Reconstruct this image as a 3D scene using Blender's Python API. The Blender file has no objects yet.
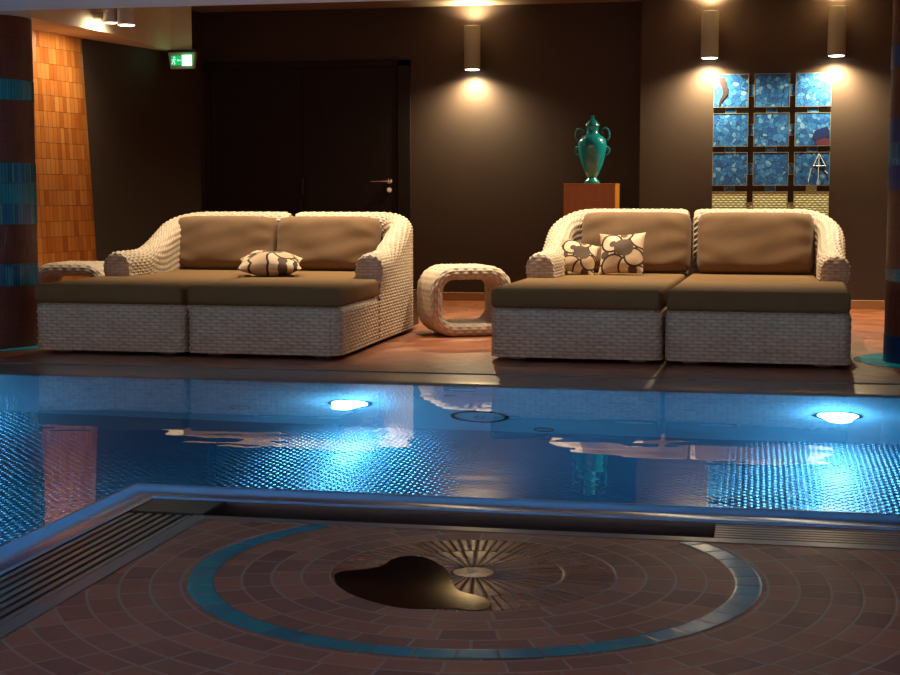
import bpy, bmesh, math, random
import numpy as np
from mathutils import Vector, Matrix
random.seed(7); np.random.seed(7)
PI = math.pi
S = bpy.context.scene
COL = S.collection

# ------------------------------------------------------------------ helpers
def lin(r, g, b):
    f = lambda c: (c/255/12.92 if c/255 <= .04045 else ((c/255+.055)/1.055)**2.4)
    return (f(r), f(g), f(b), 1)

def tag(o, label=None, cat=None, group=None, kind=None):
    if label: o['label'] = label
    if cat: o['category'] = cat
    if group: o['group'] = group
    if kind: o['kind'] = kind
    return o

def empty(name, loc=(0, 0, 0), rz=0, label=None, cat=None, group=None):
    o = bpy.data.objects.new(name, None); COL.objects.link(o)
    o.location = loc; o.rotation_euler = (0, 0, rz); o.empty_display_size = .1
    return tag(o, label, cat, group)

def link(name, me, mat=None, parent=None, loc=None, rot=None):
    o = bpy.data.objects.new(name, me); COL.objects.link(o)
    if mat: me.materials.append(mat)
    if parent: o.parent = parent
    if loc: o.location = loc
    if rot: o.rotation_euler = rot
    return o

def copy_tree(o, parent=None):
    c = o.copy(); COL.objects.link(c); c.parent = parent
    for ch in [x for x in COL.objects if x.parent == o]:
        copy_tree(ch, c)
    return c

class MB:
    """collects simple solids into one mesh"""
    def __init__(s): s.bm = bmesh.new()
    def box(s, x0, x1, y0, y1, z0, z1, bev=0, seg=2):
        m = Matrix.Translation(((x0+x1)/2, (y0+y1)/2, (z0+z1)/2)) @ Matrix.Diagonal((abs(x1-x0), abs(y1-y0), abs(z1-z0), 1))
        r = bmesh.ops.create_cube(s.bm, size=1, matrix=m)
        if bev:
            es = list({e for v in r['verts'] for e in v.link_edges})
            bmesh.ops.bevel(s.bm, geom=es, offset=bev, segments=seg, profile=.5, affect='EDGES')
        return s
    def quad(s, *pts):
        s.bm.faces.new([s.bm.verts.new(p) for p in pts]); return s
    def lathe(s, prof, n=48, axis='Z', at=(0, 0, 0)):
        rings = []
        for r, z in prof:
            ring = []
            for k in range(n):
                a = 2*PI*k/n
                p = (r*math.cos(a), r*math.sin(a), z) if axis == 'Z' else ((r*math.cos(a), z, r*math.sin(a)) if axis == 'Y' else (z, r*math.cos(a), r*math.sin(a)))
                ring.append(s.bm.verts.new((p[0]+at[0], p[1]+at[1], p[2]+at[2])))
            rings.append(ring)
        for a, b in zip(rings, rings[1:]):
            for k in range(n):
                s.bm.faces.new((a[k], a[(k+1) % n], b[(k+1) % n], b[k]))
        for ring in (rings[0], rings[-1]):
            s.bm.faces.new(ring)
        return s
    def tube(s, pts, r, n=10):
        pts = [Vector(p) for p in pts]; rings = []
        up = Vector((0.123, .31, .94))
        for i, p in enumerate(pts):
            t = (pts[min(i+1, len(pts)-1)]-pts[max(i-1, 0)]).normalized()
            a = t.cross(up).normalized(); b = t.cross(a).normalized()
            rr = r[i] if isinstance(r, (list, tuple)) else r
            rings.append([s.bm.verts.new(p+a*rr*math.cos(2*PI*k/n)+b*rr*math.sin(2*PI*k/n)) for k in range(n)])
        for a, b in zip(rings, rings[1:]):
            for k in range(n): s.bm.faces.new((a[k], a[(k+1) % n], b[(k+1) % n], b[k]))
        s.bm.faces.new(rings[0]); s.bm.faces.new(rings[-1])
        return s
    def sweep(s, rows, close=False):
        """rows: list of equal length point lists joined into quads"""
        vs = [[s.bm.verts.new(p) for p in r] for r in rows]
        for a, b in zip(vs, vs[1:]):
            for k in range(len(a)-1): s.bm.faces.new((a[k], a[k+1], b[k+1], b[k]))
        return s
    def build(s, name, mat=None, parent=None, smooth=False, loc=None, rot=None):
        bmesh.ops.recalc_face_normals(s.bm, faces=s.bm.faces[:])
        me = bpy.data.meshes.new(name); s.bm.to_mesh(me); s.bm.free()
        if smooth:
            for p in me.polygons: p.use_smooth = True
            try: me.set_sharp_from_angle(angle=math.radians(38))
            except Exception: pass
        return link(name, me, mat, parent, loc, rot)

def grids(name, gs, mat, parent=None, loc=None, rot=None):
    """gs: list of (P[m,n,3], UV[m,n,2], flip) -> one smooth mesh"""
    V, F, U = [], [], []; base = 0
    for P, UV, flip in gs:
        m, n = P.shape[:2]
        idx = np.arange(m*n).reshape(m, n)+base
        q = np.stack([idx[:-1, :-1], idx[1:, :-1], idx[1:, 1:], idx[:-1, 1:]], -1).reshape(-1, 4)
        if flip: q = q[:, ::-1]
        V.append(P.reshape(-1, 3)); F.append(q); U.append(UV.reshape(-1, 2)); base += m*n
    V = np.concatenate(V); F = np.concatenate(F); U = np.concatenate(U)
    me = bpy.data.meshes.new(name)
    me.vertices.add(len(V)); me.vertices.foreach_set('co', V.astype(np.float32).ravel())
    me.loops.add(F.size); me.loops.foreach_set('vertex_index', F.astype(np.int32).ravel())
    me.polygons.add(len(F)); me.polygons.foreach_set('loop_start', np.arange(0, F.size, 4, dtype=np.int32))
    me.polygons.foreach_set('use_smooth', np.ones(len(F), bool))
    uv = me.uv_layers.new(name='UVMap'); uv.data.foreach_set('uv', U[F.ravel()].astype(np.float32).ravel())
    me.update(calc_edges=True); me.validate()
    return link(name, me, mat, parent, loc, rot)

# ------------------------------------------------------------------ materials
class NT:
    def __init__(s, name):
        s.m = bpy.data.materials.new(name); s.m.use_nodes = True
        s.t = s.m.node_tree; s.n = s.t.nodes; s.l = s.t.links
        s.b = s.n['Principled BSDF']; s.out = s.n['Material Output']
    def put(s, sock, v):
        if hasattr(v, 'is_output'): s.l.new(v, sock)
        elif v is not None: sock.default_value = v
    def math(s, op, a, b=None, c=None):
        n = s.n.new('ShaderNodeMath'); n.operation = op
        s.put(n.inputs[0], a)
        if b is not None: s.put(n.inputs[1], b)
        if c is not None: s.put(n.inputs[2], c)
        return n.outputs[0]
    def vmath(s, op, a, b):
        n = s.n.new('ShaderNodeVectorMath'); n.operation = op
        s.put(n.inputs[0], a); s.put(n.inputs[1], b); return n.outputs[0]
    def mix(s, f, a, b):
        n = s.n.new('ShaderNodeMix'); n.data_type = 'RGBA'
        s.put(n.inputs['Factor'], f); s.put(n.inputs[6], a); s.put(n.inputs[7], b); return n.outputs[2]
    def ramp(s, f, stops, const=False):
        n = s.n.new('ShaderNodeValToRGB'); e = n.color_ramp.elements
        if const: n.color_ramp.interpolation = 'CONSTANT'
        while len(e) < len(stops): e.new(.5)
        for k, (p, c) in zip(e, stops): k.position = p; k.color = c
        s.put(n.inputs[0], f); return n.outputs[0]
    def noise(s, scale, vec=None, detail=3, rough=.55, out='Fac'):
        n = s.n.new('ShaderNodeTexNoise'); n.inputs['Scale'].default_value = scale
        n.inputs['Detail'].default_value = detail; n.inputs['Roughness'].default_value = rough
        if vec is not None: s.put(n.inputs['Vector'], vec)
        return n.outputs[out]
    def white(s, vec):
        n = s.n.new('ShaderNodeTexWhiteNoise'); n.noise_dimensions = '3D'; s.put(n.inputs['Vector'], vec); return n.outputs['Value']
    def comb(s, x, y, z=0.):
        n = s.n.new('ShaderNodeCombineXYZ'); s.put(n.inputs[0], x); s.put(n.inputs[1], y); s.put(n.inputs[2], z); return n.outputs[0]
    def sep(s, v):
        n = s.n.new('ShaderNodeSeparateXYZ'); s.put(n.inputs[0], v); return n.outputs
    def pos(s): return s.n.new('ShaderNodeNewGeometry').outputs['Position']
    def obj(s): return s.n.new('ShaderNodeTexCoord').outputs['Object']
    def uv(s): return s.n.new('ShaderNodeTexCoord').outputs['UV']
    def scale(s, v, k):
        n = s.n.new('ShaderNodeVectorMath'); n.operation = 'MULTIPLY'; s.put(n.inputs[0], v); n.inputs[1].default_value = k; return n.outputs[0]
    def bump(s, h, strength=.5, dist=.01):
        n = s.n.new('ShaderNodeBump'); n.inputs['Strength'].default_value = strength; n.inputs['Distance'].default_value = dist
        s.put(n.inputs['Height'], h); s.l.new(n.outputs[0], s.b.inputs['Normal'])
    def set(s, **k):
        names = dict(col='Base Color', rough='Roughness', metal='Metallic', ior='IOR', trans='Transmission Weight', ec='Emission Color',
                     es='Emission Strength', spec='Specular IOR Level', coat='Coat Weight', coatr='Coat Roughness', sheen='Sheen Weight', alpha='Alpha')
        for a, v in k.items(): s.put(s.b.inputs[names[a]], v)
        return s

def plain(name, c, rough=.5, metal=0., noise=.12, nscale=18, **k):
    t = NT(name)
    f = t.noise(nscale, t.obj())
    a = [x*(1-noise) for x in c[:3]]+[1]; b = [min(1, x*(1+noise)) for x in c[:3]]+[1]
    t.set(col=t.mix(f, a, b), rough=rough, metal=metal, **k)
    return t

M = {}
M['wall'] = plain('dark_brown_wall', (.036, .0195, .0105, 1), .7, nscale=3).m
M['door'] = plain('dark_door_paint', (.013, .0085, .007, 1), .6, nscale=6, spec=.2).m
M['ceiling'] = plain('plaster_ceiling', (.62, .56, .47, 1), .8, nscale=4).m
M['ceiling_white'] = plain('white_pool_ceiling', (.72, .70, .72, 1), .7, nscale=4).m
M['soffit'] = plain('beige_bulkhead', (.80, .70, .50, 1), .75, nscale=4).m
M['darkceil'] = plain('brown_ceiling', (.19, .14, .09, 1), .8, nscale=4).m
M['foot'] = plain('grey_foot', (.10, .10, .11, 1), .4, .5).m
M['lamp'] = plain('lamp_aluminium', (.36, .36, .28, 1), .5, .15).m
M['steel'] = plain('brushed_steel', (.40, .52, .72, 1), .26, 1., .10, 30).m
M['farrim'] = plain('far_overflow_edge', (.34, .30, .26, 1), .32, .6, .2, 12).m
M['chrome'] = plain('chrome', (.62, .60, .57, 1), .18, 1., .03).m
M['dark'] = plain('dark_channel', (.022, .022, .026, 1), .35, .3).m
M['plate'] = plain('grey_plate', (.03, .045, .05, 1), .3, .5).m
M['stone'] = plain('stone_border', (.17, .15, .135, 1), .3, 0., .25, 40).m
M['baseboard'] = plain('baseboard_wood', (.30, .15, .06, 1), .45, nscale=9).m
M['can'] = plain('pale_grey_can', (.62, .60, .52, 1), .45, .1).m
M['black'] = plain('black_plastic', (.01, .01, .01, 1), .4).m
M['signframe'] = plain('pale_sign_frame', (.55, .60, .50, 1), .4).m

def emis(name, c, s):
    t = NT(name); t.set(col=(0, 0, 0, 1), ec=c, es=s); return t.m
M['bulb'] = emis('lit_lens_warm', (1, .90, .72, 1), 14)
M['bulb_top'] = emis('lit_lens_top', (1, .82, .55, 1), 8)
M['poolbulb'] = emis('lit_pool_lens', (.80, .88, 1, 1), 90)
M['sign'] = emis('sign_green', (.0, .50, .12, 1), 1.1)
M['signwhite'] = emis('sign_white', (.55, 1, .7, 1), 1.3)
M['signglow'] = emis('sign_lit_end', (.45, 1, .62, 1), 4)

def wicker():
    t = NT('woven_wicker'); u = t.sep(t.uv())
    row = t.math('FLOOR', t.math('DIVIDE', u[1], .02))
    r = t.noise(1., t.comb(t.math('MULTIPLY', u[0], 14.), t.math('MULTIPLY', row, 7.31)), 1)
    n = t.noise(60, t.pos(), 2)
    c = t.mix(r, lin(166, 146, 120), lin(226, 208, 182))
    c = t.mix(t.math('MULTIPLY', n, .3), c, lin(170, 144, 112))
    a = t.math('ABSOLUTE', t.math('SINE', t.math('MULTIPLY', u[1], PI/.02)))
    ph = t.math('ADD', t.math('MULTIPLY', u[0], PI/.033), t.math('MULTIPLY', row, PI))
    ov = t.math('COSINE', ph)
    gap_shade = t.math('MAXIMUM', t.math('MULTIPLY', t.math('LESS_THAN', a, .26), .5), t.math('MULTIPLY', t.math('LESS_THAN', ov, -.82), .26))  # crevice shade between the strands, painted into the colour
    c = t.mix(gap_shade, c, lin(112, 90, 68))
    t.set(col=c, rough=.5, spec=.35)
    return t.m
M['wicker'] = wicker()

def fabric():
    t = NT('brown_cushion_fabric')
    n = t.noise(7, t.obj(), 4)
    f = t.noise(420, t.obj(), 2)
    t.set(col=t.mix(n, lin(112, 86, 60), lin(128, 98, 68)), rough=.85, sheen=.15, spec=.2)
    w = t.noise(5, t.obj(), 3, .5)
    t.bump(t.math('ADD', t.math('MULTIPLY', f, .08), w), .14, .02)
    return t.m
M['fabric'] = fabric()
def seatfab():
    t = NT('olive_brown_seat_fabric')
    n = t.noise(5, t.obj(), 4)
    t.set(col=t.mix(n, lin(110, 82, 48), lin(124, 94, 58)), rough=.85, spec=.2)
    t.bump(t.noise(6, t.obj(), 4, .55), .25, .02)
    return t.m
M['seat'] = seatfab()

def pillowfab():
    t = NT('leaf_circle_pillow_fabric'); uv = t.uv(); u = t.sep(uv)
    dark = lin(92, 74, 60); line = lin(66, 48, 38); cream = lin(216, 190, 156); mid = lin(190, 160, 126)
    def circ(x, y, r):
        dx = t.math('SUBTRACT', u[0], x); dy = t.math('SUBTRACT', u[1], y)
        return t.math('SUBTRACT', t.math('SQRT', t.math('ADD', t.math('MULTIPLY', dx, dx), t.math('MULTIPLY', dy, dy))), r)
    c = t.mix(t.noise(3, uv, 1), mid, cream)
    k = 0
    for x, y, r in ((.16, .86, .24), (.12, .46, .26), (.34, .16, .25), (.72, .12, .27), (.98, .40, .24), (.93, .84, .25), (.52, .95, .22), (.30, .70, .22), (.78, .36, .2)):
        d = circ(x, y, r)
        c = t.mix(t.math('LESS_THAN', d, 0.), c, cream if k % 2 else mid)
        c = t.mix(t.math('LESS_THAN', t.math('ABSOLUTE', d), .022), c, line)
        if k % 3 != 2: c = t.mix(t.math('LESS_THAN', circ(x+.03, y-.04, r*.36), 0.), c, dark)
        k += 1
    c = t.mix(t.math('LESS_THAN', circ(.56, .58, .205), 0.), c, dark)
    t.set(col=c, rough=.8, spec=.2)
    t.bump(t.noise(160, uv, 2), .15, .002)
    return t.m
M['pillow'] = pillowfab()

def wood():
    t = NT('oak_veneer')
    n = t.noise(6, t.scale(t.obj(), (6, 6, .6)), 4)
    t.set(col=t.mix(n, lin(146, 92, 14), lin(176, 118, 28)), rough=.4)
    return t.m
M['wood'] = wood()

def glaze():
    t = NT('turquoise_glaze')
    n = t.noise(14, t.obj(), 4)
    t.set(col=t.mix(n, lin(0, 112, 130), lin(24, 146, 160)), rough=.16, spec=.6, coat=.4, coatr=.08)
    return t.m
M['glaze'] = glaze()

def tiles_uv(name, w, h, c1, c2, c3, mortar, rough, joint=.0016, bump=.4):
    """stacked upright tiles in metres on the UVs; colours random per tile"""
    t = NT(name); u = t.sep(t.uv())
    row = t.math('FLOOR', t.math('DIVIDE', u[1], h))
    wob = t.math('MULTIPLY', t.noise(9, t.comb(u[0], row), 0), .6)
    x = t.math('ADD', t.math('DIVIDE', u[0], w), wob)
    ci = t.math('FLOOR', x)
    r = t.white(t.comb(ci, row, 1.)); r2 = t.white(t.comb(ci, row, 9.))
    c = t.mix(r2, t.mix(r, c1, c2), t.mix(r, c2, c3))
    fx = t.math('MULTIPLY', t.math('FRACT', x), w); fy = t.math('MULTIPLY', t.math('FRACT', t.math('DIVIDE', u[1], h)), h)
    ex = t.math('MINIMUM', fx, t.math('SUBTRACT', w, fx)); ey = t.math('MINIMUM', fy, t.math('SUBTRACT', h, fy))
    d = t.math('MINIMUM', ex, ey)
    j = t.math('LESS_THAN', d, joint)
    t.set(col=t.mix(j, c, mortar), rough=rough)
    t.bump(t.math('ADD', t.math('MINIMUM', t.math('DIVIDE', d, joint*2), 1.), t.math('MULTIPLY', r, .6)), bump, .002)
    return t.m
M['pier'] = tiles_uv('orange_pier_tile', .052, .1235, lin(150, 78, 26), lin(186, 108, 44), lin(196, 130, 62), lin(60, 32, 16), .3)
M['coltile'] = tiles_uv('brown_column_tile', .020, .1277, lin(92, 44, 30), lin(112, 56, 36), lin(82, 40, 32), lin(48, 24, 18), .45)
M['bandblue'] = tiles_uv('mixed_blue_tile', .020, .1277, lin(20, 62, 112), lin(28, 108, 140), lin(70, 150, 128), lin(20, 40, 60), .25)
M['bandteal'] = tiles_uv('turquoise_tile', .020, .1277, lin(26, 118, 130), lin(30, 128, 138), lin(44, 138, 142), lin(20, 70, 80), .25)
M['banddeep'] = tiles_uv('deep_blue_tile', .020, .1277, lin(14, 42, 104), lin(16, 62, 124), lin(20, 50, 110), lin(14, 24, 50), .3)

def polar_brick():
    t = NT('radial_brick_floor'); p = t.sep(t.pos())
    CX, CY = -.68, 3.66
    dx = t.math('SUBTRACT', p[0], CX); dy = t.math('SUBTRACT', p[1], CY)
    r = t.math('SQRT', t.math('ADD', t.math('MULTIPLY', dx, dx), t.math('MULTIPLY', dy, dy)))
    th = t.math('DIVIDE', t.math('ADD', t.math('ARCTAN2', dy, dx), PI), 2*PI)
    def step(x, a): return t.math('GREATER_THAN', x, a)
    W = .074
    # courses outside the wheel; inside it three hand-laid zones
    def zone(idx, r0, w, n):
        """returns edge distance in metres, random id"""
        ft = t.math('MULTIPLY', th, n)
        cell = t.math('FLOOR', ft); fr = t.math('FRACT', ft)
        L = t.math('DIVIDE', t.math('MULTIPLY', r, 2*PI), n)
        et = t.math('MULTIPLY', t.math('MINIMUM', fr, t.math('SUBTRACT', 1., fr)), L)
        return et, cell
    k = t.math('FLOOR', t.math('DIVIDE', t.math('SUBTRACT', r, .36), W))
    rk = t.math('ADD', t.math('MULTIPLY', t.math('ADD', k, .5), W), .36)
    n_out = t.math('ROUND', t.math('DIVIDE', t.math('MULTIPLY', rk, 2*PI), .128))
    sh = t.math('ADD', th, t.math('MULTIPLY', t.white(t.comb(k, 5., 2.)), .13))
    ft = t.math('MULTIPLY', sh, n_out)
    fr = t.math('FRACT', ft)
    L = t.math('DIVIDE', t.math('MULTIPLY', rk, 2*PI), n_out)
    et = t.math('MULTIPLY', t.math('MINIMUM', fr, t.math('SUBTRACT', 1., fr)), L)
    fk = t.math('MULTIPLY', t.math('FRACT', t.math('DIVIDE', t.math('SUBTRACT', r, .36), W)), W)
    er = t.math('MINIMUM', fk, t.math('SUBTRACT', W, fk))
    d_out = t.math('MINIMUM', et, er); id_out = t.math('FLOOR', ft)
    eA, iA = zone(0, .055, .175, 40.); eB, iB = zone(1, .23, .13, 84.)
    rA = t.math('MINIMUM', t.math('ABSOLUTE', t.math('SUBTRACT', r, .055)), t.math('ABSOLUTE', t.math('SUBTRACT', r, .23)))
    rB = t.math('MINIMUM', t.math('ABSOLUTE', t.math('SUBTRACT', r, .23)), t.math('ABSOLUTE', t.math('SUBTRACT', r, .36)))
    dA = t.math('MINIMUM', eA, rA); dB = t.math('MINIMUM', eB, rB)
    sA = step(r, .055); sB = step(r, .23); sC = step(r, .36)
    def sel(f, a, b):  # a when f=0, b when f=1
        return t.math('ADD', t.math('MULTIPLY', a, t.math('SUBTRACT', 1., f)), t.math('MULTIPLY', b, f))
    d = sel(sC, sel(sB, sel(sA, t.math('ABSOLUTE', t.math('SUBTRACT', r, .055)), dA), dB), d_out)
    ident = sel(sC, sel(sB, iA, iB), id_out)
    ring = sel(sC, sel(sB, 100., 101.), k)
    rnd = t.white(t.comb(ident, ring, 4.))
    rnd2 = t.white(t.comb(ident, ring, 8.))
    nz = t.noise(40, t.pos(), 4)
    c = t.mix(rnd, lin(164, 92, 58), lin(204, 122, 78))
    c = t.mix(t.math('MULTIPLY', step(rnd2, .8), .6), c, lin(136, 66, 46))
    c = t.mix(t.math('MULTIPLY', nz, .35), c, lin(70, 42, 34))
    jw = sel(sC, .0022, .0036)
    j = t.math('LESS_THAN', d, jw)
    c = t.mix(j, c, t.mix(sC, lin(80, 60, 50), lin(178, 144, 118)))
    hole = t.math('LESS_THAN', r, .014)
    c = t.mix(hole, c, lin(30, 120, 120))
    wet = t.math('SUBTRACT', 1., sC)
    rr = t.math('ADD', t.math('MULTIPLY', t.noise(6, t.pos(), 3), .22), sel(sC, .14, .30))
    t.set(col=c, rough=rr, spec=sel(sC, .32, .25))
    prof = t.math('MULTIPLY', t.math('MINIMUM', t.math('DIVIDE', d, .006), 1.), sel(sC, 1., .35))
    t.bump(t.math('ADD', t.math('ADD', prof, t.math('MULTIPLY', rnd, .35)), t.math('MULTIPLY', t.noise(16, t.pos(), 3), .6)), .42, .004)
    return t.m
M['radial'] = polar_brick()

def terracotta():
    t = NT('terracotta_floor_tile'); p = t.sep(t.pos())
    s = .165
    # laid on the diagonal, as beside the low table
    a = t.math('MULTIPLY', t.math('ADD', p[0], p[1]), .7071/s); b = t.math('MULTIPLY', t.math('SUBTRACT', p[0], p[1]), .7071/s)
    fa = t.math('FRACT', a); fb = t.math('FRACT', b)
    d = t.math('MINIMUM', t.math('MINIMUM', fa, t.math('SUBTRACT', 1., fa)), t.math('MINIMUM', fb, t.math('SUBTRACT', 1., fb)))
    rnd = t.white(t.comb(t.math('FLOOR', a), t.math('FLOOR', b), 2.))
    c = t.mix(rnd, lin(124, 70, 46), lin(160, 98, 66))
    c = t.mix(t.math('LESS_THAN', d, .018), c, lin(120, 92, 74))
    t.set(col=c, rough=t.math('ADD', .2, t.math('MULTIPLY', t.noise(5, t.pos()), .25)))
    t.bump(t.math('ADD', t.math('MINIMUM', t.math('MULTIPLY', d, 25.), 1.), t.math('MULTIPLY', t.noise(7, t.pos()), .5)), .25, .003)
    return t.m
M['terracotta'] = terracotta()

def turq_ring():
    t = NT('turquoise_ring_tile'); u = t.sep(t.uv())
    k = t.math('FLOOR', u[0]); f = t.math('FRACT', u[0])
    d = t.math('MINIMUM', t.math('MINIMUM', f, t.math('SUBTRACT', 1., f)), t.math('MULTIPLY', t.math('MINIMUM', u[1], t.math('SUBTRACT', 1., u[1])), .8))
    r = t.white(t.comb(k, 1., 1.))
    c = t.mix(r, lin(0, 138, 158), lin(10, 164, 172))
    c = t.mix(t.math('LESS_THAN', d, .02), c, lin(92, 96, 92))
    t.set(col=c, rough=t.math('ADD', .16, t.math('MULTIPLY', t.noise(9, t.pos()), .14)), spec=.2)
    t.bump(t.math('ADD', t.math('MINIMUM', t.math('MULTIPLY', d, 12.), 1.), t.math('MULTIPLY', t.noise(26, t.pos(), 3), .8)), .15, .004)
    return t.m
M['ring'] = turq_ring()

def reflected_mosaic():
    t = NT('painted_mosaic_reflection')  # reflection in the mirror panels, painted on as fixed blue shards
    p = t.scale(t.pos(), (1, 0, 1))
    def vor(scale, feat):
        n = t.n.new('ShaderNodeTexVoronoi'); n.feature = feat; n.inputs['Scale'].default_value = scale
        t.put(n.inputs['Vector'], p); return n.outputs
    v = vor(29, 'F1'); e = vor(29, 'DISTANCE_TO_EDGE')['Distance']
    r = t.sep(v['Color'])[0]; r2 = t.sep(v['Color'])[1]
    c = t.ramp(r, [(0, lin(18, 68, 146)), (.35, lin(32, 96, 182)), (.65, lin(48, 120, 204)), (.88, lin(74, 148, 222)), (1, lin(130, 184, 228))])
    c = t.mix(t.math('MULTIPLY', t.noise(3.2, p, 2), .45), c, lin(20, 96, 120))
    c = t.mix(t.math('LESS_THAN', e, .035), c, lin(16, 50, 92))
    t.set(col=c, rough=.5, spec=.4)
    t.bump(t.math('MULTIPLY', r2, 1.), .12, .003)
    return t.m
M['reflected_mosaic'] = reflected_mosaic()
def reflected_wicker():
    t = NT('painted_wicker_reflection'); p = t.sep(t.pos())  # daybed back as the lowest mirrors reflect it, painted as a weave
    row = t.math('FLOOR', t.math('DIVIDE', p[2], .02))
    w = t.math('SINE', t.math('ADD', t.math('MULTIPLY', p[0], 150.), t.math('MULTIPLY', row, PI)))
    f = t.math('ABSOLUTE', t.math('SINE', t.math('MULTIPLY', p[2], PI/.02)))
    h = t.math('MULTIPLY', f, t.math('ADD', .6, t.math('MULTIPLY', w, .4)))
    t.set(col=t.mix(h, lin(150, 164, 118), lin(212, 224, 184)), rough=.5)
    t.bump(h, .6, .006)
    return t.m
M['reflected_wicker'] = reflected_wicker()
M['panelrim'] = plain('brass_panel_edge', (.30, .30, .20, 1), .4, .4).m
M['redfig'] = plain('painted_dark_red_reflection', (.014, .003, .005, 1), .6).m  # this and the next three colour shapes reflected in the mirrors
M['whiteline'] = plain('painted_white_reflection', (.55, .66, .72, 1), .3).m
M['pinkfig'] = plain('painted_rose_reflection', (.10, .035, .06, 1), .25).m
M['violet'] = plain('painted_deep_blue_reflection', (.012, .03, .13, 1), .2).m

def pool_steel(name, dimple):
    t = NT(name)
    n = t.noise(1.6, t.pos(), 3)
    t.set(col=t.mix(n, (.28, .44, .56, 1), (.40, .56, .66, 1)), rough=.15 if dimple else .45, metal=1. if dimple else .6)
    if dimple:
        t.b.inputs['Anisotropic'].default_value = .85; t.put(t.b.inputs['Tangent'], t.comb(0., 1., 0.)); t.put(t.b.inputs['Roughness'], .21)
        v = t.n.new('ShaderNodeTexVoronoi'); v.voronoi_dimensions = '2D'; v.inputs['Randomness'].default_value = 0.; v.inputs['Scale'].default_value = 1.
        p = t.sep(t.pos())
        a = t.math('MULTIPLY', t.math('ADD', p[0], p[1]), .7071/.036); b = t.math('MULTIPLY', t.math('SUBTRACT', p[0], p[1]), .7071/.036)
        t.put(v.inputs['Vector'], t.comb(a, b))
        h = t.math('SUBTRACT', 1., t.math('MINIMUM', t.math('MULTIPLY', v.outputs['Distance'], 2.4), 1.))
        h = t.math('SMOOTH_MIN', h, .8, .3)
        t.bump(h, .5, .008)
    return t.m
M['poolfloor'] = pool_steel('dimpled_pool_floor', True)
M['poolwall'] = pool_steel('smooth_pool_wall', False)

def water():
    t = NT('pool_water')
    t.set(col=(.06, .46, .78, 1), rough=.0, trans=1., ior=1.333)
    h = t.math('ADD', t.noise(1.3, t.scale(t.pos(), (1., 2.2, 1)), 2), t.math('MULTIPLY', t.noise(5, t.pos(), 2), .12))
    t.bump(h, .10, .02)
    return t.m
M['water'] = water()
def puddle():
    t = NT('standing_water'); t.set(col=(.016, .008, .006, 1), rough=.06, spec=.08); return t.m
M['puddle'] = puddle()

# ------------------------------------------------------------------ weave geometry
PW, QW = .020, .033
def weave(u, v, amp):
    row = np.floor(v/PW)
    A = np.abs(np.sin(PI*v/PW))**.7
    c = np.cos(PI*u/QW+PI*row)
    return amp*(A*(.55+.45*c)-.25)
def displaced(P, UV, amp, sign):
    du = np.gradient(P, axis=0); dv = np.gradient(P, axis=1)
    N = np.cross(du, dv); N /= np.maximum(np.linalg.norm(N, axis=2, keepdims=True), 1e-9)
    return P+sign*N*weave(UV[..., 0], UV[..., 1], amp)[..., None]

def resample(path, step):
    path = np.array(path, float)
    seg = np.linalg.norm(np.diff(path, axis=0), axis=1); L = np.concatenate([[0], np.cumsum(seg)])
    n = max(2, int(round(L[-1]/step))+1); s = np.linspace(0, L[-1], n)
    return np.stack([np.interp(s, L, path[:, k]) for k in range(path.shape[1])], 1), s

def arc(cx, cy, r, a0, a1, n=12):
    return [(cx+r*math.cos(a), cy+r*math.sin(a)) for a in np.linspace(a0, a1, n)]

def outward(Pxy):
    t = np.gradient(Pxy, axis=0); t /= np.linalg.norm(t, axis=1, keepdims=True)
    return np.stack([t[:, 1], -t[:, 0]], 1)      # right-hand side of travel

def base_grid(W, D, yf, inset):
    rc = .06
    path = arc(W-rc, rc, rc, -PI/2, 0)+arc(W-.38, D-.38, .38, 0, PI/2, 20)+arc(rc, D-rc, rc, PI/2, PI)+arc(rc, rc, rc, PI, 1.5*PI)
    path.append(path[0])
    P, s = resample(path, .008)
    N = outward(P)
    pv = [(0.0, .025)]+[(0, z) for z in np.linspace(.03, .280, 50)]+[(-.012, .298), (-.03, .307), (-.07, .309)]
    pr, v = resample(pv, .005)
    G = np.zeros((len(P), len(pr), 3))
    G[..., :2] = P[:, None, :]+N[:, None, :]*pr[None, :, :1]
    tt = np.clip((G[..., 1]-.25)/(yf-.1), 0, 1); G[..., 0] -= inset*tt*tt*(3-2*tt)*G[..., 0]/W
    G[..., 2] = pr[None, :, 1]
    UV = np.stack(np.broadcast_arrays(s[:, None], v[None, :]+.025), -1)
    return displaced(G, UV, .009, 1), UV

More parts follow.
